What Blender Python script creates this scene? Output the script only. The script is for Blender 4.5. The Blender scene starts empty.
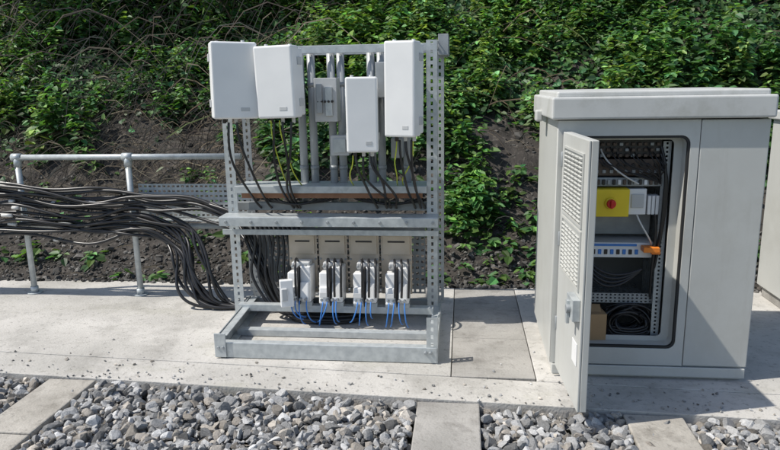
import bpy, bmesh, math, random
import numpy as np
from mathutils import Vector, Matrix
random.seed(7); rng=np.random.default_rng(11)
C=bpy.context.scene.collection

# ------------------------------------------------------------ materials
def mat(name,c1,c2=None,scale=8,rough=.6,metal=0,bump=0,bscale=40,detail=6,spec=.5,scale2=None,c3=None,lo3=.5,hi3=.72,streak=None,streak2=None):
    m=bpy.data.materials.new(name);m.use_nodes=True;nt=m.node_tree;N=nt.nodes;L=nt.links
    b=N["Principled BSDF"];b.inputs["Roughness"].default_value=rough;b.inputs["Metallic"].default_value=metal
    b.inputs["Specular IOR Level"].default_value=spec
    tc=N.new("ShaderNodeTexCoord")
    if c2 is None: c2=tuple(x*.85 for x in c1)
    n=N.new("ShaderNodeTexNoise");n.inputs["Scale"].default_value=scale;n.inputs["Detail"].default_value=detail
    L.new(tc.outputs["Object"],n.inputs["Vector"])
    r=N.new("ShaderNodeValToRGB");r.color_ramp.elements[0].position=.32;r.color_ramp.elements[1].position=.68
    r.color_ramp.elements[0].color=(*c2,1);r.color_ramp.elements[1].color=(*c1,1)
    L.new(n.outputs["Fac"],r.inputs["Fac"]);out=r.outputs["Color"]
    def layer(out,sc,lo,hi,c,stretch=None,amt=1):
        n2=N.new("ShaderNodeTexNoise");n2.inputs["Scale"].default_value=sc;n2.inputs["Detail"].default_value=8;n2.inputs["Roughness"].default_value=.7
        src=tc.outputs["Object"]
        if stretch:
            mp=N.new("ShaderNodeMapping");mp.inputs["Scale"].default_value=stretch;L.new(src,mp.inputs["Vector"]);src=mp.outputs["Vector"]
        L.new(src,n2.inputs["Vector"])
        r2=N.new("ShaderNodeValToRGB");r2.color_ramp.elements[0].position=lo;r2.color_ramp.elements[1].position=hi
        r2.color_ramp.elements[1].color=(amt,amt,amt,1)
        L.new(n2.outputs["Fac"],r2.inputs["Fac"])
        mx=N.new("ShaderNodeMixRGB");L.new(r2.outputs["Color"],mx.inputs["Fac"]);L.new(out,mx.inputs["Color1"]);mx.inputs["Color2"].default_value=(*c,1)
        return mx.outputs["Color"]
    if c3 is not None: out=layer(out,scale2,lo3,hi3,c3)
    if streak: out=layer(out,*streak)
    if streak2: out=layer(out,*streak2)
    L.new(out,b.inputs["Base Color"])
    if bump:
        n3=N.new("ShaderNodeTexNoise");n3.inputs["Scale"].default_value=bscale;n3.inputs["Detail"].default_value=8
        L.new(tc.outputs["Object"],n3.inputs["Vector"])
        bp=N.new("ShaderNodeBump");bp.inputs["Strength"].default_value=bump;bp.inputs["Distance"].default_value=.01
        L.new(n3.outputs["Fac"],bp.inputs["Height"]);L.new(bp.outputs["Normal"],b.inputs["Normal"])
    return m
def attrmat(name,rough=.55,transl=0,mul=None,spec=.4,bump=0):
    m=bpy.data.materials.new(name);m.use_nodes=True;nt=m.node_tree;N=nt.nodes;L=nt.links
    b=N["Principled BSDF"];b.inputs["Roughness"].default_value=rough;b.inputs["Specular IOR Level"].default_value=spec
    a=N.new("ShaderNodeAttribute");a.attribute_name="col"
    col=a.outputs["Color"]
    if bump:
        tc=N.new("ShaderNodeTexCoord");n=N.new("ShaderNodeTexNoise");n.inputs["Scale"].default_value=120;n.inputs["Detail"].default_value=5
        L.new(tc.outputs["Object"],n.inputs["Vector"])
        mx=N.new("ShaderNodeMixRGB");mx.blend_type='MULTIPLY';mx.inputs["Fac"].default_value=.5
        r=N.new("ShaderNodeValToRGB");r.color_ramp.elements[0].position=.3;r.color_ramp.elements[0].color=(.4,.4,.4,1);r.color_ramp.elements[1].position=.62
        L.new(n.outputs["Fac"],r.inputs["Fac"]);L.new(col,mx.inputs["Color1"]);L.new(r.outputs["Color"],mx.inputs["Color2"]);col=mx.outputs["Color"]
        bp=N.new("ShaderNodeBump");bp.inputs["Strength"].default_value=bump;bp.inputs["Distance"].default_value=.004
        L.new(n.outputs["Fac"],bp.inputs["Height"]);L.new(bp.outputs["Normal"],b.inputs["Normal"])
    L.new(col,b.inputs["Base Color"])
    if transl:
        t=N.new("ShaderNodeBsdfTranslucent");mxs=N.new("ShaderNodeMixShader");mxs.inputs["Fac"].default_value=transl
        mc=N.new("ShaderNodeMixRGB");mc.blend_type='MULTIPLY';mc.inputs["Fac"].default_value=1;mc.inputs["Color2"].default_value=(1.6,1.7,.7,1)
        L.new(col,mc.inputs["Color1"]);L.new(mc.outputs["Color"],t.inputs["Color"])
        L.new(b.outputs[0],mxs.inputs[1]);L.new(t.outputs[0],mxs.inputs[2]);L.new(mxs.outputs[0],N["Material Output"].inputs["Surface"])
    return m
M={}
M['galv']=mat("galvanised_steel",(.54,.57,.57),(.40,.43,.44),scale=22,rough=.42,metal=.3,bump=.05,c3=(.34,.36,.36),scale2=9,lo3=.58,hi3=.75)
M['galvd']=mat("galvanised_steel_dull",(.36,.38,.39),(.26,.28,.29),scale=10,rough=.55,metal=.3,bump=.05)
M['pipe']=mat("grey_pipe",(.42,.44,.45),(.34,.36,.37),scale=6,rough=.4,metal=.1)
M['white']=mat("white_enclosure_plastic",(.80,.80,.79),(.73,.735,.73),scale=4,rough=.38)
M['whited']=mat("grey_enclosure_plastic",(.52,.53,.53),(.46,.47,.47),scale=5,rough=.45)
M['cab']=mat("cabinet_grey_paint",(.50,.505,.48),(.465,.47,.448),scale=3,rough=.42,bump=.02,bscale=300,c3=(.43,.43,.40),scale2=1.8,streak=(3,.55,.8,(.36,.345,.31),(5,5,.5),.35))
M['roof']=mat("cabinet_roof_paint",(.54,.545,.53),(.48,.485,.47),scale=5,rough=.5,c3=(.40,.40,.37),scale2=4)
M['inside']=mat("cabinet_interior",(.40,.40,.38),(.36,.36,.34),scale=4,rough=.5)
M['dark']=mat("dark_equipment",(.035,.03,.028),(.02,.018,.017),scale=20,rough=.45)
M['brown']=mat("brown_equipment",(.11,.075,.055),(.07,.05,.04),scale=30,rough=.5)
M['rubber']=mat("black_cable_sheath",(.018,.018,.02),(.012,.012,.013),scale=30,rough=.33)
M['gasket']=mat("rubber_gasket",(.02,.02,.02),rough=.7)
M['silver']=mat("beige_mounting_plate",(.58,.50,.40),(.47,.40,.31),scale=7,rough=.4,metal=.2)
M['copper']=mat("brown_board",(.30,.15,.08),(.22,.10,.05),scale=12,rough=.6)
M['blue']=mat("blue_wire",(.05,.22,.62),rough=.4)
M['yg']=mat("earth_wire",(.62,.62,.05),(.35,.5,.04),scale=30,rough=.4)
M['yellow']=mat("yellow_enclosure",(.80,.60,.02),(.74,.55,.02),rough=.4)
M['red']=mat("red_knob",(.62,.02,.015),rough=.35)
M['orange']=mat("orange_plug",(.85,.25,.03),rough=.4)
M['card']=mat("cardboard",(.42,.27,.14),(.36,.23,.12),scale=6,rough=.85)
M['tag']=mat("cable_tag",(.6,.6,.58),rough=.5)
M['conc']=mat("concrete",(.55,.53,.495),(.37,.358,.33),scale=1.5,rough=.9,bump=.4,bscale=70,c3=(.23,.22,.20),scale2=2.6,detail=10,lo3=.5,hi3=.80,streak=(26,.55,.68,(.20,.19,.17),(1,1,1),.8),streak2=(1.1,.55,.78,(.27,.265,.20),(1,2.2,1),.7))
M['conc2']=mat("weathered_concrete",(.44,.415,.37),(.30,.28,.245),scale=4,rough=.92,bump=.4,bscale=70,c3=(.19,.175,.15),scale2=6,detail=9,streak=(30,.55,.70,(.16,.15,.13),(1,1,1),.7))
M['concd']=mat("grey_paving_slab",(.37,.355,.33),(.27,.26,.24),scale=3,rough=.92,bump=.4,bscale=70,c3=(.18,.17,.155),scale2=4,detail=9,streak=(30,.55,.70,(.16,.15,.13),(1,1,1),.6))
M['soil']=mat("dark_soil",(.055,.048,.042),(.024,.021,.018),scale=5,rough=.95,bump=1,bscale=30,c3=(.11,.098,.085),scale2=16,detail=10,lo3=.54,hi3=.64)
M['ground']=mat("ground_dirt",(.16,.15,.12),(.08,.09,.05),scale=.6,rough=.95,bump=.5,bscale=8)
M['bark']=mat("bark",(.11,.085,.06),(.05,.04,.03),scale=14,rough=.95,bump=.9,bscale=25)
M['leaf']=attrmat("foliage",transl=.3,rough=.5)
M['dry']=attrmat("dry_stems",rough=.8)
M['stone']=attrmat("crushed_stone",rough=.9,bump=.6,spec=.25)

# ------------------------------------------------------------ helpers
def link(o): C.objects.link(o); return o
def empty(name,loc):
    e=bpy.data.objects.new(name,None);e.location=loc;e.empty_display_size=.2;return link(e)
def par(o,e):
    if e is not None:
        o.parent=e;o.matrix_parent_inverse=Matrix.Translation(e.location).inverted()
    return o
class Part:
    def __init__(s,name,parent=None,bevel=.002,seg=2,smooth=True):
        s.bm=bmesh.new();s.name=name;s.parent=parent;s.mats=[];s.bevel=bevel;s.seg=seg;s.smooth=smooth
    def mi(s,m):
        if m not in s.mats:s.mats.append(m)
        return s.mats.index(m)
    def box(s,x0,x1,y0,y1,z0,z1,m,rz=0,rx=0,ry=0,piv=None):
        r=bmesh.ops.create_cube(s.bm,size=1);vs=r['verts']
        c=Vector(((x0+x1)/2,(y0+y1)/2,(z0+z1)/2))
        T=Matrix.Diagonal((x1-x0,y1-y0,z1-z0,1))
        R=Matrix.Rotation(rz,4,'Z')@Matrix.Rotation(ry,4,'Y')@Matrix.Rotation(rx,4,'X')
        pv=Vector(piv) if piv is not None else c
        mt=Matrix.Translation(pv)@R@Matrix.Translation(c-pv)@T
        bmesh.ops.transform(s.bm,matrix=mt,verts=vs)
        i=s.mi(m)
        for f in {f for v in vs for f in v.link_faces}: f.material_index=i
        return s
    def cyl(s,p0,p1,r,m,seg=14,r2=None):
        p0=Vector(p0);p1=Vector(p1);d=p1-p0
        q=d.to_track_quat('Z','Y').to_matrix().to_4x4()
        rr=bmesh.ops.create_cone(s.bm,cap_ends=True,segments=seg,radius1=r,radius2=r if r2 is None else r2,depth=d.length,matrix=Matrix.Translation((p0+p1)/2)@q)
        i=s.mi(m)
        for f in {f for v in rr['verts'] for f in v.link_faces}: f.material_index=i;f.smooth=len(f.verts)==4
        return s
    def perf(s,org,ud,vd,nu,nv,cu,cv,hu,hv,m,th=.003):
        """plate with real rectangular holes"""
        org=Vector(org);ud=Vector(ud).normalized();vd=Vector(vd).normalized();n=ud.cross(vd).normalized()*th
        i=s.mi(m)
        us=[];vs=[]
        for k in range(nu): us+= [k*cu,k*cu+(cu-hu)/2,k*cu+(cu+hu)/2]
        us.append(nu*cu)
        for k in range(nv): vs+= [k*cv,k*cv+(cv-hv)/2,k*cv+(cv+hv)/2]
        vs.append(nv*cv)
        for side in (0,1):
            g=[[s.bm.verts.new(org+ud*a+vd*b+n*side) for b in vs] for a in us]
            if side==0:g0=g
            for a in range(len(us)-1):
                for b in range(len(vs)-1):
                    if a%3==1 and b%3==1: continue
                    q=[g[a][b],g[a+1][b],g[a+1][b+1],g[a][b+1]]
                    if side==0:q.reverse()
                    s.bm.faces.new(q).material_index=i
        g1=g
        for a in range(len(us)-1):
            for b in range(len(vs)-1):
                if a%3==1 and b%3==1:
                    cs=[(a,b),(a+1,b),(a+1,b+1),(a,b+1)]
                    for k in range(4):
                        p=cs[k];q=cs[(k+1)%4]
                        s.bm.faces.new([g0[p[0]][p[1]],g0[q[0]][q[1]],g1[q[0]][q[1]],g1[p[0]][p[1]]]).material_index=i
        A=len(us)-1;B=len(vs)-1
        for cs in ([(k,0) for k in range(A+1)],[(A,k) for k in range(B+1)],[(k,B) for k in range(A+1)],[(0,k) for k in range(B+1)]):
            for p,q in zip(cs,cs[1:]):
                s.bm.faces.new([g0[p[0]][p[1]],g0[q[0]][q[1]],g1[q[0]][q[1]],g1[p[0]][p[1]]]).material_index=i
        return s
    def done(s,nobevel=False):
        bmesh.ops.recalc_face_normals(s.bm,faces=s.bm.faces)
        me=bpy.data.meshes.new(s.name);s.bm.to_mesh(me);s.bm.free()
        for m in s.mats: me.materials.append(M[m])
        o=link(bpy.data.objects.new(s.name,me))
        if s.bevel and not nobevel:
            b=o.modifiers.new("bevel","BEVEL");b.width=s.bevel;b.segments=s.seg;b.limit_method='ANGLE';b.angle_limit=math.radians(50)
        return par(o,s.parent)
def cables(name,paths,r,m,parent,res=6,bres=3):
    cu=bpy.data.curves.new(name,"CURVE");cu.dimensions='3D';cu.bevel_depth=r;cu.bevel_resolution=bres;cu.resolution_u=res;cu.use_fill_caps=True
    for p in paths:
        sp=cu.splines.new('NURBS');sp.points.add(len(p)-1)
        for k,q in enumerate(p): sp.points[k].co=(*q,1)
        sp.order_u=min(4,len(p));sp.use_endpoint_u=True
    cu.materials.append(M[m]);o=link(bpy.data.objects.new(name,cu));return par(o,parent)
def npmesh(name,V,F,mats,col=None,parent=None,smooth=False,k=4):
    me=bpy.data.meshes.new(name);V=np.asarray(V,dtype=np.float32);F=np.asarray(F,dtype=np.int32)
    me.vertices.add(len(V));me.vertices.foreach_set("co",V.ravel())
    me.loops.add(F.size);me.loops.foreach_set("vertex_index",F.ravel())
    me.polygons.add(len(F));me.polygons.foreach_set("loop_start",np.arange(0,F.size,F.shape[1],dtype=np.int32))
    me.update(calc_edges=True)
    me.polygons.foreach_set("use_smooth",np.full(len(F),smooth,dtype=bool))
    if col is not None:
        a=me.color_attributes.new("col",'FLOAT_COLOR','POINT')
        cc=np.ones((len(V),4),dtype=np.float32);cc[:,:3]=col;a.data.foreach_set("color",cc.ravel())
    me.materials.append(M[mats]);me.validate()
    o=link(bpy.data.objects.new(name,me));return par(o,parent)
def norm(a): return a/np.maximum(np.linalg.norm(a,axis=1,keepdims=True),1e-6)
def leafarr(pos,d,up,L,W,col):
    """six-vertex folded leaves"""
    n=len(pos);d=norm(d);s=norm(np.cross(d,up));u=np.cross(s,d)
    L=L[:,None];W=W[:,None]
    droop=-u*L*.12
    v=np.stack([pos,pos+d*L*.28+s*W*.5+u*W*.12,pos+d*L*.68+s*W*.38+u*W*.1+droop*.4,pos+d*L+droop,pos+d*L*.68-s*W*.38+u*W*.1+droop*.4,pos+d*L*.28-s*W*.5+u*W*.12],axis=1).reshape(-1,3)
    b=np.arange(n)[:,None]*6
    f=np.concatenate([b+np.array([0,1,2,3]),b+np.array([0,3,4,5])],axis=0)
    return v,f,np.repeat(col,6,axis=0)
def merge(lst):
    V=[];F=[];K=[];o=0
    for v,f,c in lst:
        V.append(v);F.append(f+o);K.append(c);o+=len(v)
    return np.concatenate(V),np.concatenate(F),np.concatenate(K)

# ------------------------------------------------------------ terrain
ph=rng.uniform(0,6.28,(14,2));fr=[.35,.6,.9,1.3,1.9,2.6,3.7,5,6.5,8.5,11,14,17,22]
def wob(x,y):
    z=0
    for i,f in enumerate(fr):
        a=i*2.4
        z=z+np.sin((x*math.cos(a)+y*math.sin(a))*f+ph[i,0])*np.cos((x*math.sin(a)-y*math.cos(a))*f*.8+ph[i,1])/(f**.9)
    return z
def bank_z(x,y):
    t=y-5.62-.1*np.sin(x*1.3)
    tt=np.maximum(t,0)
    base=np.where(tt<12,.70*tt,.70*12+.12*(tt-12))
    base=base*np.minimum(1,.55+tt*.35)
    return base+wob(x,y)*.10*np.clip(tt*.9,0,1)-.12*(t<0)*np.minimum(1,-t*4)
def grid(x0,x1,nx,y0,y1,ny,ypow=1):
    xs=np.linspace(x0,x1,nx);ys=y0+(y1-y0)*np.linspace(0,1,ny)**ypow
    X,Y=np.meshgrid(xs,ys,indexing='ij');return X,Y
X,Y=grid(-14,14,420,5.3,13,190)
Z=bank_z(X,Y)
idx=np.arange(X.size).reshape(X.shape)
F=np.stack([idx[:-1,:-1],idx[1:,:-1],idx[1:,1:],idx[:-1,1:]],axis=-1).reshape(-1,4)
npmesh("earth_bank",np.stack([X,Y,Z],-1).reshape(-1,3),F,'soil',smooth=True)
X,Y=grid(-60,60,120,5.3,80,90,1.6)
Z=bank_z(X,Y)-.25
idx=np.arange(X.size).reshape(X.shape)
F=np.stack([idx[:-1,:-1],idx[1:,:-1],idx[1:,1:],idx[:-1,1:]],axis=-1).reshape(-1,4)
npmesh("hillside",np.stack([X,Y,Z],-1).reshape(-1,3),F,'soil',smooth=True)
g=Part("ground",bevel=0);g.box(-300,300,-300,300,-.4,-.10,'ground');g.done()

# ------------------------------------------------------------ concrete
def slab(part,pts,z0,z1,m):
    bm=part.bm;i=part.mi(m)
    lo=[bm.verts.new((x,y,z0)) for x,y in pts];hi=[bm.verts.new((x,y,z1)) for x,y in pts]
    fs=[bm.faces.new(hi),bm.faces.new(lo[::-1])]
    for k in range(len(pts)):
        j=(k+1)%len(pts);fs.append(bm.faces.new([lo[k],lo[j],hi[j],hi[k]]))
    for f in fs:f.material_index=i
fe=lambda x:3.36-.056*x      # front edge of the pad
pad=Part("concrete_pad",bevel=.004)
xs=[-9,-4.9,-.06,.44,9]
for a,b in zip(xs,xs[1:]):
    a+=.0025;b-=.0025
    mid=(a>-.1 and b<.5)
    if mid:
        for y0_,y1_ in ((fe(.2)+.32,4.28),(4.285,4.86),(4.865,5.42)):
            slab(pad,[(a,y0_),(b,y0_),(b,y1_),(a,y1_)],-.15,-.004,'concd')
    else: slab(pad,[(a,fe(a)+.298),(b,fe(b)+.298),(b,5.44),(a,5.44)],-.15,0,'conc')
slab(pad,[(-9,fe(-9)),(9,fe(9)),(9,fe(9)+.295),(-9,fe(-9)+.295)],-.15,-.003,'conc')
pad.done()
def stepslab(x0,x1,m):
    p=Part("concrete_trough_lid",bevel=.008);y=fe((x0+x1)/2)-.012
    for k in range(4):
        slab(p,[(x0,y-.62),(x1,y-.62),(x1,y),(x0,y)],-.14,-.012-.004*k,m);y-=.63
    p.done()
stepslab(-2.50,-2.20,'conc2');stepslab(-.24,.10,'concd');stepslab(.85,1.15,'conc2')

# ------------------------------------------------------------ gravel
def ico(s):
    bm=bmesh.new();bmesh.ops.create_icosphere(bm,subdivisions=s,radius=1)
    v=np.array([x.co[:] for x in bm.verts]);f=np.array([[q.index for q in t.verts] for t in bm.faces]);bm.free();return v,f
IC={1:ico(1),2:ico(2)}
def rocks(pos,size,flat=.7,cols=None,sub=1):
    IV,IF=IC[sub]
    n=len(pos);k=len(IV)
    v=np.tile(IV[None],(n,1,1))*(1+rng.uniform(-.05,.05,(n,k,1)) if sub==2 else 1+rng.uniform(-.38,.35,(n,k,1)))
    for _ in range(9 if sub==2 else 4):
        pn=norm(rng.normal(size=(n,3)))[:,None,:];d=(v*pn).sum(-1,keepdims=True);lim=rng.uniform(.38,.72,(n,1,1))
        v=v-pn*np.maximum(d-lim,0)
    v=v*rng.uniform(.7,1.6,(n,1,3))
    q=rng.normal(size=(n,4));q/=np.linalg.norm(q,axis=1,keepdims=True);w,x,y,z=q.T
    R=np.stack([1-2*(y*y+z*z),2*(x*y-z*w),2*(x*z+y*w),2*(x*y+z*w),1-2*(x*x+z*z),2*(y*z-x*w),2*(x*z-y*w),2*(y*z+x*w),1-2*(x*x+y*y)],-1).reshape(n,3,3)
    v=np.einsum('nij,nkj->nki',R,v)*size[:,None,None];v[:,:,2]*=flat
    v=v+pos[:,None,:]
    f=IF[None]+np.arange(n)[:,None,None]*k
    return v.reshape(-1,3),f.reshape(-1,3),np.repeat(cols,k,axis=0)
def gravel_pts(n,x0,x1,y0,zz,js):
    x=rng.uniform(x0,x1,n);y=y0+(fe(x)-.015-y0)*rng.uniform(0,1,n)
    ok=np.ones(n,bool)
    for a,b in ((-2.52,-2.18),(-.26,.12),(.83,1.17)): ok&=~((x>a)&(x<b)&(rng.uniform(0,1,n)>.02))
    x=x[ok];y=y[ok];return np.stack([x,y,zz+rng.uniform(-js,js,len(x))],-1)
def gcol(n):
    g_=np.clip(rng.normal(.31,.12,n),.09,.7)[:,None]
    tint=np.where(rng.uniform(0,1,(n,1))<.25,np.array([[1.06,.97,.85]]),np.array([[1.0,1.0,.99]]))
    return g_*tint
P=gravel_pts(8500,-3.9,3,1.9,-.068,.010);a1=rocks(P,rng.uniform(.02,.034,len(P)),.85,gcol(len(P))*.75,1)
P=gravel_pts(11800,-3.9,3,1.9,-.038,.016);a2=rocks(P,rng.uniform(.013,.036,len(P))*rng.uniform(.8,1.2,len(P)),.9,gcol(len(P)),2)
v,f,c=merge([a1,a2]);npmesh("gravel",v,f,'stone',c)
n=260;xx=rng.uniform(-3.2,1.9,n);yy=fe(xx)+rng.exponential(.14,n)
v1=rocks(np.stack([xx,yy,np.full(n,.002)],-1),rng.uniform(.002,.011,n),.8,gcol(n))
npmesh("stray_chippings",v1[0],v1[1],'stone',v1[2])
n=12500;xx=rng.uniform(-6,4.5,n);yy=5.40+rng.exponential(.65,n);m_=yy<7.8;xx=xx[m_];yy=yy[m_];n=len(xx)
col=(np.clip(rng.normal(.09,.06,n),.02,.4)[:,None])*np.array([[1.04,1,.94]])
v1=rocks(np.stack([xx,yy,bank_z(xx,yy)*(yy>5.44)+.003],-1),np.minimum(rng.gamma(1.6,.0062,n)+.004,.05),.8,col)
npmesh("bank_rubble",v1[0],v1[1],'stone',v1[2])

# ------------------------------------------------------------ vegetation
def greens(n,base=(.055,.125,.028),var=.42):
    k=np.exp(rng.normal(0,var,n))[:,None];t=rng.uniform(-1,1,n)[:,None]
    return np.array([base])*k*np.concatenate([1+.35*t,1+.06*t,1-.2*t],1)
def edge(x): # height on bank at which green cover starts
    return .98+.22*np.sin(x*1.7+1)+.14*np.sin(x*4.1)+.2*(x<-2)
parts=[]
def nettles(cx,cy,cz,h,nl,base,ls=1):
    t=rng.uniform(.1,1,nl);az=rng.uniform(0,6.28,nl)
    lean=rng.normal(0,.16,2)
    px=cx+lean[0]*t*h;py=cy-.1*h*t+lean[1]*t*h;pz=cz+t*h
    out=np.stack([np.cos(az),np.sin(az),rng.uniform(-.55,.25,nl)],-1)
    sc=rng.uniform(.7,1.25)*ls
    L=rng.uniform(.07,.125,nl)*(1.15-.45*t)*sc;rad=rng.uniform(.0,.11,nl)*(1.2-t)
    pos=np.stack([px,py,pz],-1)+out*rad[:,None]
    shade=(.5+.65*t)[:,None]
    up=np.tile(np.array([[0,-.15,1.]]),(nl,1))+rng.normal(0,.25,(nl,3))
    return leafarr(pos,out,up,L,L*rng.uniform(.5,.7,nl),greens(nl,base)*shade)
N=4500
cx=rng.uniform(-7.8,6.2,N);s=rng.uniform(0,1,N)**.85
cy=6.5+s*5.2;cz=bank_z(cx,cy)
for i in range(N):
    e=edge(cx[i])
    if -5.5<cx[i]<-2.3 and cz[i]<1.7 and random.random()<.35: continue
    if cz[i]<e and random.random()<.93: continue
    if math.sin(cx[i]*2.3+cy[i]*1.9)+math.sin(cy[i]*3.1-cx[i]*.9)<-1.05: continue
    pt=math.sin(cx[i]*1.1+2)+math.sin(cy[i]*1.7+cx[i]*.6)
    pt2=math.sin(cx[i]*1.9+4)+math.sin(cy[i]*2.3-cx[i]*1.1)
    h=random.uniform(.2,.5)*(1.55 if pt2>.7 else 1)
    base=random.choice([(.095,.20,.05),(.125,.23,.06),(.08,.165,.045),(.16,.25,.085)] if pt>0 else [(.06,.14,.038),(.08,.18,.05),(.05,.12,.038),(.10,.19,.065)])
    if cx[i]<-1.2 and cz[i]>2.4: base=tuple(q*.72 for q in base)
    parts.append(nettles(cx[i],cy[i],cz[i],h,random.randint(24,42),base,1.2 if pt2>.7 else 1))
for k in range(34):
    x=random.uniform(-.15,.25);y=random.uniform(6.1,7.0)
    parts.append(nettles(x,y,float(bank_z(np.array(x),np.array(y))),random.uniform(.18,.4),30,(.09,.20,.05)))
for k in range(170): # small weeds on the bare soil and at the pad edge
    x=random.uniform(-5,3.5) if k<110 else random.uniform(-.3,1.1);y=random.uniform(5.5,7.1)
    parts.append(nettles(x,y,float(bank_z(np.array(x),np.array(y))),random.uniform(.04,.16),9,(.08,.17,.045)))
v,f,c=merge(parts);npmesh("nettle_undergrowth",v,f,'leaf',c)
n=60000;x=rng.uniform(-8.2,6.6,n);y=rng.uniform(6.3,12.5,n);z=bank_z(x,y)
pm=np.clip((z-edge(x)+.2)*1.8,0.012,1);keep=rng.uniform(0,1,n)<pm
keep&=~((x<-2.3)&(x>-5.6)&(z<1.5)&(rng.uniform(0,1,n)<.45))
x=x[keep];y=y[keep];z=z[keep];n=len(x)
nrm=np.array([[0,-.57,.82]])+rng.normal(0,.35,(n,3));d=np.cross(nrm,rng.normal(size=(n,3)))
v,f,c=leafarr(np.stack([x,y,z+rng.uniform(.01,.16,n)],-1),d,nrm,rng.uniform(.06,.11,n),rng.uniform(.045,.085,n),greens(n,(.05,.115,.036)))
npmesh("ivy_ground_cover",v,f,'leaf',c)
def strands(n,xr,yr,ln,cols,h=.35,w=.004):
    S=6
    x=rng.uniform(*xr,n);y=rng.uniform(*yr,n)
    az=rng.uniform(0,6.28,n);L=rng.uniform(*ln,n);hh=rng.uniform(.02,h,n)
    t=np.linspace(0,1,S)[None,:]
    bend=rng.normal(0,.5,n)[:,None]
    X_=x[:,None]+np.cos(az[:,None]+bend*t)*L[:,None]*t
    Y_=y[:,None]+np.sin(az[:,None]+bend*t)*L[:,None]*t*.8
    Z_=bank_z(X_,Y_)+hh[:,None]*np.sin(t*2.7+.1)+.01
    ww=(w*rng.uniform(.6,1.5,n))[:,None]
    a=np.stack([X_,Y_,Z_+ww],-1);b=np.stack([X_+ww*.5,Y_,Z_-ww],-1)
    v=np.stack([a,b],2).reshape(n,S*2,3)
    f=[]
    for k in range(S-1): f.append([2*k,2*k+1,2*k+3,2*k+2])
    F=(np.array(f)[None]+np.arange(n)[:,None,None]*S*2).reshape(-1,4)
    ci=rng.integers(0,len(cols),n);c=np.array(cols)[ci]*np.exp(rng.normal(0,.25,n))[:,None]
    return v.reshape(-1,3),F,np.repeat(c,S*2,axis=0)
straw=[(.20,.16,.11),(.14,.11,.08),(.09,.07,.055),(.25,.21,.15)]
a=strands(1000,(-5.6,-2.1),(6.7,8.2),(.25,.8),straw,.28)
b=strands(450,(-1.9,5),(6.2,7.6),(.15,.5),straw,.12,.003)
c_=strands(300,(-8,7),(7.5,11.5),(.6,1.4),[(.13,.09,.06),(.2,.15,.1),(.09,.11,.04)],.7,.005)
tw=strands(380,(-7.5,-2.2),(7.8,10.6),(.7,1.9),[(.13,.10,.08),(.18,.15,.11),(.08,.06,.045)],1.1,.005)
e_=strands(900,(-5.8,4.5),(5.5,7.0),(.06,.25),straw,.05,.0025)
v,f,c=merge([a,b,c_,e_,tw]);npmesh("dry_brambles",v,f,'dry',c)
def crown(cx,cy,cz,rx,rz,nclump,nl,base,ls=.11):
    out=[]
    for k in range(nclump):
        d=rng.normal(size=3);d/=np.linalg.norm(d);r=rng.uniform(.35,1)**.6
        p=np.array([cx,cy,cz])+d*np.array([rx,rx,rz])*r
        rr=rng.uniform(.25,.5)
        q=rng.normal(0,rr*.55,(nl,3));q[:,2]*=.5
        dd=rng.normal(size=(nl,3));dd[:,2]-=.4
        up=rng.normal(0,.5,(nl,3))+np.array([[0,-.2,1]])
        L=rng.uniform(.7,1.3,nl)*ls
        out.append(leafarr(p+q,dd,up,L,L*.6,greens(nl,base,.25)*rng.uniform(.6,1.25)))
    return out
def tree(name,x,y,h,r,lean=0):
    z=float(bank_z(np.array(x),np.array(y)))-.2
    e=empty(name,(x,y,z))
    tr=Part("trunk",e,bevel=0)
    p=Vector((x,y,z));segs=7;pts=[p]
    for k in range(segs):
        p=p+Vector((lean*h/segs+random.uniform(-.08,.08),random.uniform(-.08,.06),h/segs));pts.append(p)
    for k in range(segs): tr.cyl(pts[k],pts[k+1]+Vector((0,0,.02)),r*(1-.1*k),'bark',12,r*(1-.1*(k+1)))
    for k in range(9):
        b0=pts[random.randint(3,6)];b1=b0+Vector((random.uniform(-1.4,1.4),random.uniform(-1.6,.8),random.uniform(.5,1.5)))
        tr.cyl(b0,b1,r*.35,'bark',8,r*.1)
    tr.done(True)
    top=pts[-1]
    v,f,c=merge(crown(top.x,top.y-.2,top.z+.3,2.0,1.3,40,80,(.06,.15,.03),.13))
    npmesh("crown",v,f,'leaf',c,e)
for k,(x,y,h,r,l) in enumerate([(-9.4,9.6,4.0,.15,.05),(-7.2,9.9,3.6,.14,.05),(-5.3,10.2,3.6,.12,-.05),(-3.0,11.0,4.2,.08,.06),(-1.0,11.4,4.8,.08,.08),(1.5,11.8,5,.13,-.04),(4.2,11.8,5,.13,.05),(7.4,12.4,5.6,.18,0)]):
    tree("tree",x,y,h,r,l)
for k,(x,y,r) in enumerate([(-7.5,10.2,1.1),(-5.2,10.0,.95),(-3.4,9.7,.8),(-.8,10.2,.9),(1.6,10.0,1.0),(3.4,9.8,.9),(5.6,10.2,1.1),(-4.4,12.6,1.5),(-1,12.9,1.5),(2.4,12.8,1.6),(5,13,1.6),(-8,12.5,1.6)]):
    z=float(bank_z(np.array(x),np.array(y)))
    v,f,c=merge(crown(x,y,z+.4,r,r*.7,30,70,(.075,.175,.042) if x>-2 else (.05,.115,.03),.10))
    npmesh("shrub",v,f,'leaf',c)

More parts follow.
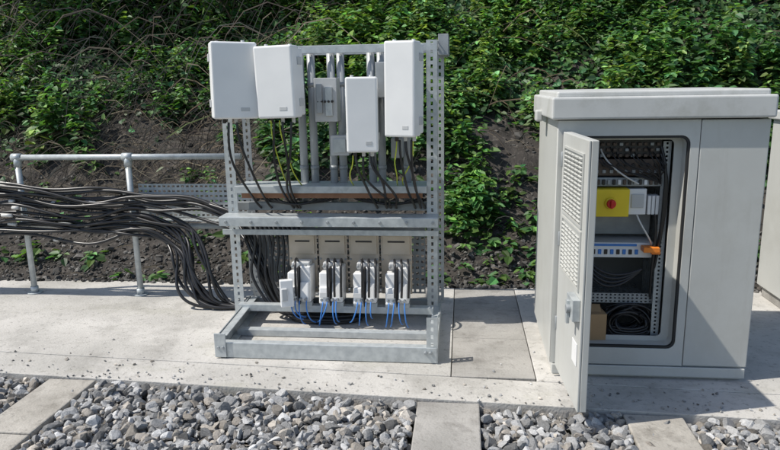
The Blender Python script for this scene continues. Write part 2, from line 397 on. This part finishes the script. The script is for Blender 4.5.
# ------------------------------------------------------------ railing
def railing(x0,x1,posts,y):
    e=empty("handrail",(x0,y,0))
    p=Part("rails_and_posts",e,bevel=0)
    for px in posts:
        p.cyl((px,y,-.02),(px,y,1.17),.024,'galv',16)
        p.cyl((px,y,.0),(px,y,.012),.06,'galv',16)
        p.cyl((px,y,.012),(px,y,.06),.032,'galv',16)
        for z in (1.17,.60):
            p.cyl((px-.04,y,z),(px+.04,y,z),.033,'galv',16)
        p.cyl((px,y,1.09),(px,y,1.17),.031,'galv',16);p.cyl((px,y,.56),(px,y,.64),.031,'galv',16)
    for z in (1.17,.60): p.cyl((x0,y,z),(x1,y,z),.024,'galv',16)
    p.done(True);return e
railing(-3.66,-1.75,[-3.66,-2.70],5.06)

ct=Part("perforated_cable_tray",None,bevel=0)
ct.perf((-2.66,5.12,.66),(1,0,0),(0,0,1),24,7,.04,.04,.024,.016,'galv')
ct.perf((-2.66,5.0,.65),(1,0,0),(0,1,0),24,3,.04,.04,.024,.014,'galv')
ct.done(True)

# second, closed cabinet standing further right
e=empty("electrical_cabinet",(2.8,5.0,0))
s_=Part("body",e,bevel=.006,seg=3)
s_.box(2.36,3.30,4.82,5.36,.09,1.40,'cab');s_.box(2.39,3.27,4.84,5.33,0,.088,'concd')
s_.box(2.38,2.825,4.803,4.817,.12,1.38,'cab');s_.box(2.835,3.28,4.803,4.817,.12,1.38,'cab');s_.done()
s_=Part("roof",e,bevel=.01,seg=3);s_.box(2.33,3.33,4.78,5.39,1.402,1.47,'roof');s_.done()
s_=Part("handle_and_vents",e,bevel=.002)
s_.box(2.78,2.805,4.78,4.801,.65,.85,'galvd')
for k in range(8): s_.box(2.46,2.72,4.797,4.802,1.15+.02*k,1.158+.02*k,'dark');s_.box(2.93,3.19,4.797,4.802,1.15+.02*k,1.158+.02*k,'dark')
s_.done()

# ------------------------------------------------------------ cable bundle
e=empty("cable_bundle",(-2.9,4.98,.7))
paths=[];tags=Part("cable_tags",e,bevel=0)
for i in range(24):
    k=i/23;z=.54+.46*k
    yj=lambda:4.96+random.uniform(-.07,.04)
    j=lambda s=.02:random.uniform(-s,s)
    lz=z+j(.09)
    lz2=.32+.72*k+j(.12)
    p=[(-6.4,4.9+j(.1),lz2-.35),(-5.3,4.95+j(.05),lz2+.02),(-4.6,yj(),lz2+.08),(-4.05,yj(),lz-.01),(-3.66,yj(),z*.87+.12+j(.03)),(-3.3,yj(),z*.84+.06+j(.08)),(-2.95,yj(),z*.82+.07+j(.08)),(-2.70,yj(),z*.78+.15+j(.03)),(-2.45,yj(),z*.76+.12+j(.06))]
    if i<15:
        sp_=.30*k
        p+=[(-2.34+sp_+j(.06),4.93+j(),z*.72+.06+j(.04)),(-2.26+sp_+j(.09),4.86+j(.06),.38+.2*k),(-2.20+sp_+j(.10),4.80+j(.08),.15+.18*k),(-2.04+sp_*.9+j(.08),4.76+j(.08),.02+.04*k),(-1.80+.1*k,4.76+j(.07),.018+.02*k),(-1.55,4.78+j(.05),.02+.05*k),(-1.3+j(.1),4.80,.04)]
    else:
        p+=[(-2.15,4.92+j(.04),z*.72+.14+j(.05)),(-1.9,4.86+j(.03),z*.68+.14+j(.05)),(-1.70,4.80+j(),z*.62+.12+j(.04)),(-1.56+j(.05),4.66+j(.03),z*.5+.12),(-1.46+j(.06),4.62+j(.02),.30+j(.05)),(-1.40+j(.08),4.66,.12),(-1.34+j(.1),4.7,.03)]
    paths.append(p)
    if i%3==0:
        q=random.choice(p[3:8]);tags.cyl((q[0]-.010+j(.1),q[1]-.004,q[2]),(q[0]+.010,q[1]-.004,q[2]+j(.008)),.0150,'tag',10)
cables("cables",paths,.0125,'rubber',e)
tags.done(True)

# ------------------------------------------------------------ equipment rack
e=empty("equipment_rack",(-.94,4.4,0))
fr_=Part("frame",e,bevel=0)
def upright(x0,x1,y,z1,dirx,m='galv',z0=0):
    w=x1-x0;nz=int((z1-z0)/.05)
    fr_.perf((x0,y,z0),(1,0,0),(0,0,1),1,nz,w,.05,.016,.026,m)
    xs_=x0 if dirx>0 else x1-.003
    fr_.perf((xs_,y+.004,z0),(0,1,0),(0,0,1),1,nz,.06,.05,.014,.026,m)
upright(-1.72,-1.645,4.62,2.0,1);upright(-.25,-.175,4.62,2.0,-1)
upright(-1.70,-1.64,5.0,1.98,1,'galvd');upright(-.20,-.14,5.0,2.0,-1)
upright(-.215,-.145,3.835,.33,-1)
fr_.done(True)
b=Part("beams",e,bevel=.003)
b.box(-1.70,-.14,4.96,4.99,1.93,1.99,'galv');b.box(-1.40,-.20,4.70,4.73,1.93,1.985,'galv')
for x in (-1.70,-.185): b.box(x,x+.035,4.69,4.995,1.94,2.0,'galv')
b.box(-.17,-.10,4.66,5.02,1.90,2.04,'galvd')
b.box(-1.645,-.25,4.56,4.60,.955,1.005,'galv');b.box(-1.645,-.25,4.60,4.84,.995,1.003,'galv')
b.box(-1.60,-.28,4.585,4.61,.915,.952,'copper')
b.box(-1.73,-.165,4.44,4.445,.735,.80,'galv');b.box(-1.73,-.165,4.448,4.60,.796,.802,'galv')
b.box(-1.73,-.165,4.50,4.505,.66,.70,'galv');b.box(-1.73,-.165,4.507,4.60,.66,.665,'galv')
b.box(-1.70,-.19,4.72,4.76,.80,.86,'galvd')
for k in range(9):
    x=-1.68+k*.185;b.cyl((x,4.44,.768),(x,4.43,.768),.011,'galvd',8)
b.box(-1.63,-.20,4.44,4.50,.10,.15,'galv');b.box(-1.66,-.2,4.70,4.73,.02,.12,'galvd')
b.box(-1.55,-.15,3.825,3.831,0.004,.105,'galv');b.box(-1.55,-.15,3.833,3.885,.098,.104,'galv');b.box(-1.55,-.15,3.833,3.90,0.004,.01,'galv')
b.box(-1.60,-1.594,3.83,4.70,.004,.135,'galv',rz=.05);b.box(-1.592,-1.54,3.83,4.70,.004,.012,'galv',rz=.05)
b.box(-1.592,-1.54,3.90,4.70,.12,.127,'galv',rz=.05)
b.box(-.156,-.150,3.84,4.70,.004,.105,'galv');b.box(-.21,-.158,3.90,4.70,.096,.102,'galv')
b.box(-1.56,-.2,4.20,4.26,.004,.05,'galv')
b.box(-1.575,-1.50,3.812,3.822,.01,.17,'galv')
for x in (-1.55,-1.52,-.22,-.19):
    b.cyl((x,3.825,.075),(x,3.806,.075),.010,'galvd',8)
b.done()
pl_=Part("back_plate",e,bevel=0)
pl_.perf((-1.63,4.74,.16),(1,0,0),(0,0,1),34,12,.04,.045,.022,.020,'galvd')
pl_.done(True)
pp=Part("vertical_pipes",e,bevel=0)
for x in (-1.17,-1.09,-.945,-.875,-.655,-.585,-.40):
    pp.cyl((x,4.78,.86),(x,4.78,1.96),.029,'pipe',18)
    for z in (1.1,1.7): pp.cyl((x,4.78,z),(x,4.78,z+.03),.033,'galvd',18)
pp.done(True)
sp=Part("mounting_plates",e,bevel=.002)
for a,c2 in ((-1.27,-1.06),(-1.045,-.835),(-.82,-.60),(-.585,-.36)):
    sp.box(a,c2,4.60,4.606,.20,.655,'silver')
    sp.box(a+.015,c2-.015,4.588,4.598,.50,.64,'silver')
    for x in (a+.012,c2-.012):
        for z in (.648,.46,.24): sp.cyl((x,4.60,z),(x,4.590,z),.007,'galvd',8)
    sp.box(a+.05,c2-.05,4.583,4.587,.59,.602,'dark')
sp.done()
blue=[];blk=[]
for n_,(a,c2) in enumerate(((-1.24,-1.065),(-1.01,-.835),(-.765,-.59),(-.535,-.36))):
    w=c2-a
    s_=Part("switch_disconnector",e,bevel=.010,seg=3)
    s_.box(a,a+w*.44,4.40,4.58,.17,.40,'white',rx=-.1)
    s_.box(a+w*.50,a+w*.94,4.42,4.58,.18,.44,'white',rx=-.1)
    s_.box(a+.006,a+w*.40,4.36,4.42,.19,.31,'white',rx=-.2)
    s_.box(a+w*.53,a+w*.9,4.385,4.43,.21,.34,'white',rx=-.2)
    s_.box(a+.02,a+w*.88,4.46,4.56,.42,.47,'whited')
    s_.done()
    s_=Part("switch_terminals",e,bevel=.002)
    for q in range(4): s_.cyl((a+.025+q*.038,4.38,.225),(a+.025+q*.038,4.35,.225),.010,'galvd',10)
    s_.box(a+w*.445,a+w*.49,4.38,4.57,.17,.45,'dark')
    s_.box(a-.004,a+w*.96,4.42,4.47,.155,.185,'galv')
    s_.box(a+.015,a+w*.38,4.345,4.352,.245,.28,'whited',rx=-.2)
    for q in range(3): s_.cyl((a+.03+q*.048,4.455,.445),(a+.03+q*.048,4.44,.445),.010,'galvd',10)
    s_.done()
    if n_==0:
        s_=Part("switch_handle",e,bevel=.006,seg=3)
        s_.box(a-.03,a+.06,4.28,4.35,.19,.38,'white',rz=.35,rx=-.12);s_.box(a-.01,a+.03,4.26,4.29,.24,.33,'whited',rz=.35);s_.done()
    for q in range(3 if n_ else 1):
        xo=a+w*(.35+.27*q)
        blk.append([(xo,4.50,.46),(xo,4.45,.52),(xo+.012,4.36,.50),(xo+.02,4.33,.41),(xo+.015,4.335,.33),(xo+.01,4.36,.25)])
    for q in range(4):
        x=a+.03+q*.035+random.uniform(-.01,.01);s1=random.uniform(-.06,.06);lo=random.uniform(.02,.09)
        blue.append([(x,4.37,.23),(x,4.33,.18),(x+s1*.4,4.31,.12+lo*.3),(x+s1,4.33,lo+.02),(x+s1*1.6,4.38,lo)])
cables("black_straps",blk,.0085,'rubber',e);cables("blue_wires",blue,.0045,'blue',e)
def enclosure(x,y,z0,z1,w,d,rz,ry=0):
    s_=Part("radio_unit_enclosure",e,bevel=.014,seg=3);pv=(x,y,(z0+z1)/2)
    s_.box(x-w/2,x+w/2,y-d/2,y+d*.12,z0,z1,'white',rz=rz,ry=ry,piv=pv)
    s_.box(x-w/2+.008,x+w/2-.008,y+d*.16,y+d/2,z0+.012,z1-.012,'white',rz=rz,ry=ry,piv=pv)
    s_.done()
    s_=Part("enclosure_details",e,bevel=.003)
    s_.box(x-w/2+.014,x+w/2-.014,y+d*.10,y+d*.18,z0+.016,z1-.016,'whited',rz=rz,ry=ry,piv=pv)
    for sx in (-1,1):
        for zz in (z1-.10,z0+.10):
            s_.box(x+sx*w/2-.007,x+sx*w/2+.007,y-d*.1,y+d*.22,zz-.025,zz+.025,'whited',rz=rz,ry=ry,piv=pv)
    for q in range(3):
        xx=x-w*.28+q*w*.28;s_.cyl((xx,y+.01,z0+.01),(xx,y+.01,z0-.035),.013,'whited' if q else 'dark',12)
    s_.box(x-.05,x+.05,y+d*.45,4.76,(z0+z1)/2-.12,(z0+z1)/2+.12,'galvd')
    s_.box(x-.07,x+.07,4.70,4.745,(z0+z1)/2-.16,(z0+z1)/2+.16,'galvd')
    s_.box(x+w*.1,x+w*.3,y-d/2-.002,y-d/2+.001,z0+.05,z0+.075,'whited',rz=rz,ry=ry,piv=pv)
    for sx in (-1,1):
        s_.cyl((x+sx*w*.3,y-.02,z1-.01),(x+sx*w*.3,y-.02,z1+.012),.012,'whited',10)
    s_.done()
enclosure(-1.55,4.42,1.50,2.0,.30,.24,.45,.02)
enclosure(-1.22,4.42,1.50,1.97,.27,.22,-.14,-.02)
enclosure(-.665,4.40,1.27,1.76,.21,.20,.10)
enclosure(-.38,4.40,1.37,1.98,.21,.22,-.26,.01)
s_=Part("junction_boxes",e,bevel=.004)
s_.box(-1.03,-.87,4.58,4.72,1.46,1.76,'whited');s_.box(-1.01,-.97,4.55,4.58,1.52,1.72,'galvd');s_.box(-.95,-.90,4.56,4.58,1.50,1.70,'galv')
for q in range(5): s_.cyl((-1.0+.025*q,4.58,1.60),(-1.0+.025*q,4.55,1.60),.009,'dark',8)
s_.box(-.93,-.80,4.60,4.72,1.22,1.36,'whited');s_.box(-.91,-.82,4.59,4.60,1.24,1.34,'galv')
s_.box(-.60,-.50,4.60,4.74,1.62,1.86,'galvd')
s_.box(-.50,-.42,4.60,4.74,1.20,1.34,'galvd')
s_.done()
blk=[];yg=[]
def drop(x0,z0,x1,y1,z1,sw=.06):
    return [(x0,4.42,z0),(x0,4.40,z0-.08),(x0+(x1-x0)*.3+random.uniform(-sw,sw),4.42,z0-(z0-z1)*.4),(x1+random.uniform(-sw,sw),4.46,z0-(z0-z1)*.75),(x1,y1,z1+.05),(x1,y1+.1,z1)]
for x0,z0,x1 in ((-1.60,1.47,-1.50),(-1.54,1.47,-1.42),(-1.28,1.47,-1.25),(-1.22,1.47,-1.2),(-1.16,1.47,-1.22),(-.72,1.24,-.62),(-.67,1.24,-.52),(-.62,1.24,-.48),(-.60,1.24,-.55),(-.42,1.34,-.34),(-.38,1.34,-.30),(-.34,1.34,-.27)):
    blk.append(drop(x0,z0,x1,4.62,.82))
for x0 in (-1.2,-.5): 
    for q in range(5):
        r_=.12+.03*q;blk.append([(x0+r_*math.cos(t)*1.3,4.62+.01*q,.86+.10*(1+math.sin(t))*.6) for t in np.linspace(0,6.0,10)])
for x0,z0,x1 in ((-1.30,1.48,-1.26),(-1.24,1.48,-1.16),(-.74,1.24,-.78),(-.44,1.34,-.46),(-.33,1.34,-.42)):
    yg.append(drop(x0,z0,x1,4.56,.99,.03))
cables("black_cables",blk,.0085,'rubber',e);cables("earth_wires",yg,.0045,'yg',e)
coil=[]
for q in range(5):
    r_=.16+.018*q;coil.append([(-1.0+r_*1.3*math.cos(t),4.55+r_*.5*math.sin(t),.02+.02*(q%3)) for t in np.linspace(.2*q,6.1+.2*q,12)])
for q in range(11):
    x=-1.56+.035*q;coil.append([(x,4.66,.70),(x+.05,4.64,.55-.02*(q%3)),(x-.05+.03*(q%4),4.60,.38),(x+.06,4.58,.2),(x+.15,4.55,.06),(x+.35,4.5,.03)])
cables("cable_coil",coil,.011,'rubber',e)

# ------------------------------------------------------------ roadside cabinet
e=empty("equipment_cabinet",(1.08,4.1,0))
X0,X1,Y0,Y1=.52,1.625,3.71,4.58
def rr(x0,x1,z0,z1,r,n=6):
    pts=[]
    for cx_,cz_,a0 in ((x1-r,z1-r,0),(x0+r,z1-r,90),(x0+r,z0+r,180),(x1-r,z0+r,270)):
        for k in range(n+1):
            a=math.radians(a0+90*k/n);pts.append((cx_+r*math.cos(a),cz_+r*math.sin(a)))
    return pts
def plate(name,outer,inner,y,ext,m,bev=.0015):
    cu=bpy.data.curves.new(name,"CURVE");cu.dimensions='2D';cu.fill_mode='BOTH';cu.extrude=ext;cu.bevel_depth=bev
    for pts in (outer,inner):
        if pts is None: continue
        s2=cu.splines.new('POLY');s2.points.add(len(pts)-1);s2.use_cyclic_u=True
        for k,q in enumerate(pts): s2.points[k].co=(q[0],q[1],0,1)
    cu.materials.append(M[m]);o=bpy.data.objects.new(name,cu);link(o);o.rotation_euler=(math.pi/2,0,0);o.location=(0,y,0)
    return par(o,e)
OP=(.60,1.225,.185,1.415)
plate("front_frame",[(X0+.003,.085),(1.268,.085),(1.268,1.497),(X0+.003,1.497)],rr(*OP,.05),Y0+.012,.010,'cab')
plate("opening_reveal",rr(OP[0]-.004,OP[1]+.004,OP[2]-.004,OP[3]+.004,.052),rr(OP[0]+.012,OP[1]-.012,OP[2]+.012,OP[3]-.012,.04),Y0+.06,.035,'cab')
plate("door_gasket",rr(OP[0]+.004,OP[1]-.004,OP[2]+.004,OP[3]-.004,.047),rr(OP[0]+.013,OP[1]-.013,OP[2]+.013,OP[3]-.013,.039),Y0+.014,.008,'gasket',.002)
plate("inner_frame",rr(OP[0]+.013,OP[1]-.013,OP[2]+.013,OP[3]-.013,.04),rr(OP[0]+.05,OP[1]-.055,OP[2]+.04,OP[3]-.03,.03),Y0+.10,.004,'cab')
s_=Part("body_panels",e,bevel=.006,seg=3)
s_.box(1.274,X1,Y0+.001,Y0+.025,.085,1.497,'cab')
s_.box(X0,X0+.022,Y0+.028,Y1,.085,1.497,'cab');s_.box(X1-.022,X1,Y0+.028,Y1,.085,1.497,'cab')
s_.box(X0+.024,X1-.024,Y1-.022,Y1,.085,1.497,'cab')
s_.box(X0+.02,X1-.02,Y0+.02,Y1-.01,.0,.082,'cab')
s_.box(X0+.01,X1-.01,Y0-.012,Y0-.001,.02,.080,'cab')
s_.done()
s_=Part("roof",e,bevel=.012,seg=3)
s_.box(X0-.04,X1+.012,Y0-.035,Y1+.04,1.505,1.625,'roof')
s_.box(X0-.01,X1-.01,Y0+.01,Y1,1.618,1.655,'roof')
s_.box(X0-.075,X0-.03,4.15,4.23,1.47,1.54,'cab')
s_.done()
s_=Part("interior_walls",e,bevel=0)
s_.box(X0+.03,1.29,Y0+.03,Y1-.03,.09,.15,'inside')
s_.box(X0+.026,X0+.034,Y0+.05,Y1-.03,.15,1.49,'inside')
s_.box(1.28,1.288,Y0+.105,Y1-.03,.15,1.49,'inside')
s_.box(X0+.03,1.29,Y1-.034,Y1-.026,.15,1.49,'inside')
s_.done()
s_=Part("equipment_rails",e,bevel=0)
for x in (.66,1.125):
    s_.perf((x,3.86,.17),(1,0,0),(0,0,1),1,50,.045,.024,.012,.012,'galv',.002)
    s_.perf((x+(.043 if x>1 else 0),3.862,.17),(0,1,0),(0,0,1),8,24,.05,.05,.02,.03,'galv',.002)
s_.perf((.70,3.90,.40),(1,0,0),(0,1,0),10,8,.043,.05,.024,.03,'galvd',.002)
s_.perf((.70,3.895,.40),(1,0,0),(0,0,1),17,3,.0255,.02,.012,.010,'galvd',.002)
s_.done(True)
s_=Part("rack_modules",e,bevel=.003)
s_.box(.70,1.12,3.86,4.2,1.285,1.385,'dark');s_.box(.70,1.12,3.858,4.2,1.175,1.27,'brown');s_.box(.69,1.13,3.85,4.2,1.115,1.165,'galvd')
for r_ in range(3):
    for k in range(12):
        z=1.365-.032*r_;s_.box(.712+.034*k,.732+.034*k,3.850-.006*((k+r_)%3),3.861,z-.018,z,'brown' if (k*7+r_*3)%5 else 'galvd')
for k in range(10): s_.cyl((.722+.041*k,3.86,1.235),(.722+.041*k,3.848,1.235),.011,'dark',12);s_.box(.715+.041*k,.735+.041*k,3.85,3.859,1.19,1.21,'galvd')
for k in range(14): s_.box(.71+.029*k,.727+.029*k,3.835,3.849,1.125,1.155,('dark','white','brown','dark','galvd')[k%5])
s_.box(.70,1.12,3.88,4.1,.685,.775,'white');s_.box(.73,1.02,3.872,3.881,.755,.768,'blue')
for k in range(9): s_.box(.73+.035*k,.75+.035*k,3.873,3.881,.705,.735,'dark' if k%2 else 'blue')
s_.box(1.04,1.13,3.80,3.87,.735,.765,'orange');s_.box(1.09,1.14,3.82,3.86,.72,.75,'orange')
s_.box(.95,1.05,3.85,3.95,.95,1.10,'white');s_.box(.965,1.035,3.842,3.85,.99,1.07,'whited')
for k in range(3): s_.box(1.06+.022*k,1.078+.022*k,3.85,3.92,.95,1.06,'white')
s_.box(.70,1.12,4.0,4.01,.80,.94,'galvd')
s_.done()
s_=Part("yellow_isolator",e,bevel=.006,seg=3)
s_.box(.735,.945,3.80,3.90,.945,1.105,'yellow')
s_.cyl((.84,3.80,1.025),(.84,3.785,1.025),.034,'yellow',24);s_.cyl((.84,3.785,1.025),(.84,3.765,1.025),.026,'red',20)
s_.box(.832,.848,3.750,3.766,1.0,1.05,'red')
s_.done()
s_=Part("cardboard_box",e,bevel=.002);s_.box(.735,.845,3.79,3.98,.155,.36,'card',rz=.1);s_.box(.74,.83,3.80,3.9,.363,.367,'card',rx=.5);s_.done()
co=[]
for q in range(15):
    r_=.06+.013*(q%6);y=3.86+.02*(q//3)
    ca=random.uniform(-.5,.5)
    co.append([(.995+random.uniform(-.012,.012)+r_*1.3*math.cos(t),y+random.uniform(-.03,.03),.285+ca*.03+r_*.95*math.sin(t+ca)) for t in np.linspace(.5*q,6.4+.5*q,12)])
for q in range(6): co.append([(.86,3.88,.20+.012*q),(.93,3.83,.17+.02*q),(1.02,3.82,.175+.012*q),(1.10,3.85,.18+.02*q)])
co.append([(1.10,3.84,.95),(1.12,3.83,.80),(1.09,3.83,.62),(1.11,3.86,.45)])
for q in range(4): co.append([(.74,3.86,.68-.02*q),(.80,3.82,.60-.03*q),(.9,3.83,.56-.03*q),(1.05,3.86,.62)])
for q in range(4): co.append([(1.11,3.84,1.34-.04*q),(1.145,3.81,1.22),(1.13+.008*q,3.82,1.05),(1.14,3.82,.85),(1.12,3.86,.72-.03*q)])
cables("coiled_cables",co,.0085,'rubber',e)
thin=[]
for q in range(12):
    x=.73+.034*q;thin.append([(x,3.845,1.34-.03*(q%3)),(x+.01,3.80,1.29-.02*(q%3)),(x+.05,3.81,1.24),(min(x+.15,1.10),3.82,1.20-.01*(q%4)),(1.12,3.84,1.17-.01*(q%5))])
cables("patch_leads",thin,.0035,'rubber',e)
cables("grey_cables",[[(.74,3.84,1.1),(.72,3.80,.95),(.73,3.82,.8),(.75,3.87,.74)],[(1.0,3.84,.95),(1.02,3.80,.88),(1.08,3.82,.82),(1.10,3.86,.76)],[(.78,3.84,1.33),(.80,3.80,1.25),(.90,3.81,1.18),(1.0,3.84,1.13)]],.005,'tag',e)
hx,hy=.560,3.70;fx,fy=.592,3.12
L_=math.hypot(fx-hx,fy-hy);ang=math.atan2(fy-hy,fx-hx)
dr=empty("door",(hx,hy,0));par(dr,e)
def dpart(name,bevel,build,nb=False):
    s2=Part(name,None,bevel=bevel,seg=3);build(s2);o=s2.done(nb);o.parent=dr;return o
dr.rotation_euler=(0,0,ang)
def f1(s2):
    s2.box(0,L_,-.012,-.0,.075,1.44,'cab')
    s2.box(L_-.018,L_,.001,.035,.075,1.44,'cab');s2.box(0,.018,.001,.035,.075,1.44,'cab')
    s2.box(.019,L_-.019,.001,.035,.075,.093,'cab');s2.box(.019,L_-.019,.001,.035,1.422,1.44,'cab')
    s2.box(.08,.10,.001,.02,.1,1.41,'galv');s2.box(.46,.48,.001,.02,.1,1.41,'galv')
dpart("door_panel",.004,f1)
def f2(s2):
    for a0,b0,z0,z1 in ((.09,.50,1.02,1.36),(.09,.50,.70,.98)):
        s2.box(a0-.015,b0+.015,-.020,-.013,z1,z1+.012,'cab');s2.box(a0-.015,b0+.015,-.020,-.013,z0-.012,z0,'cab')
        s2.box(a0-.015,a0-.003,-.020,-.013,z0,z1,'cab');s2.box(b0+.003,b0+.015,-.020,-.013,z0,z1,'cab')
        nrow=int((z1-z0)/.022)
        for r_ in range(nrow):
            z=z0+.006+r_*.022
            for k in range(5):
                x=a0+k*.082;s2.box(x,x+.07,-.021,-.0125,z,z+.012,'cab',rx=.5)
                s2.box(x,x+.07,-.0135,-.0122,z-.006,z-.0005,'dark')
dpart("louvres",.0,f2,True)
def f3(s2):
    s2.box(.42,.56,-.05,-.013,.55,.66,'galv');s2.cyl((.50,-.05,.60),(.50,-.07,.60),.022,'galvd',16);s2.box(.47,.50,-.066,-.05,.52,.64,'galv')
    s2.box(.43,.53,-.016,-.0125,.30,.42,'white')
dpart("door_lock",.004,f3)
s_=Part("hinges",e,bevel=.002)
for z in (.3,.8,1.25): s_.cyl((hx-.012,3.695,z),(hx-.012,3.695,z+.08),.009,'galvd',10)
s_.done()

# ------------------------------------------------------------ light, sky, camera
az=math.radians(-106);el=math.radians(53)
sd=Vector((math.sin(az)*math.cos(el),math.cos(az)*math.cos(el),math.sin(el)))
sun=bpy.data.lights.new("sun","SUN");sun.energy=5;sun.angle=math.radians(.5);sun.color=(1,.95,.87)
so=link(bpy.data.objects.new("sun",sun));so.rotation_euler=(-sd).to_track_quat('-Z','Y').to_euler();so.location=(3,6,8)
w=bpy.data.worlds.new("World");bpy.context.scene.world=w;w.use_nodes=True
bg=w.node_tree.nodes["Background"];sk=w.node_tree.nodes.new("ShaderNodeTexSky");sk.sky_type='NISHITA';sk.sun_disc=False
sk.sun_elevation=el;sk.sun_rotation=az;w.node_tree.links.new(sk.outputs[0],bg.inputs[0]);bg.inputs[1].default_value=.145
cam=bpy.data.cameras.new("camera");cam.sensor_width=36;cam.lens=657/780*36;cam.clip_end=1000;cam.clip_start=.05
co_=link(bpy.data.objects.new("camera",cam));bpy.context.scene.camera=co_
p=math.radians(12.1);y=math.radians(6.4);r0=math.radians(1)
F=Vector((-math.sin(y)*math.cos(p),math.cos(y)*math.cos(p),-math.sin(p)))
R=Vector((math.cos(y),math.sin(y),0));U=R.cross(F)
Rr=R*math.cos(r0)-U*math.sin(r0);Ur=U*math.cos(r0)+R*math.sin(r0)
m4=Matrix(((Rr.x,Ur.x,-F.x,0),(Rr.y,Ur.y,-F.y,0),(Rr.z,Ur.z,-F.z,1.71),(0,0,0,1)))
co_.matrix_world=m4
vs=bpy.context.scene.view_settings;vs.view_transform='Standard';vs.look='None';vs.exposure=0
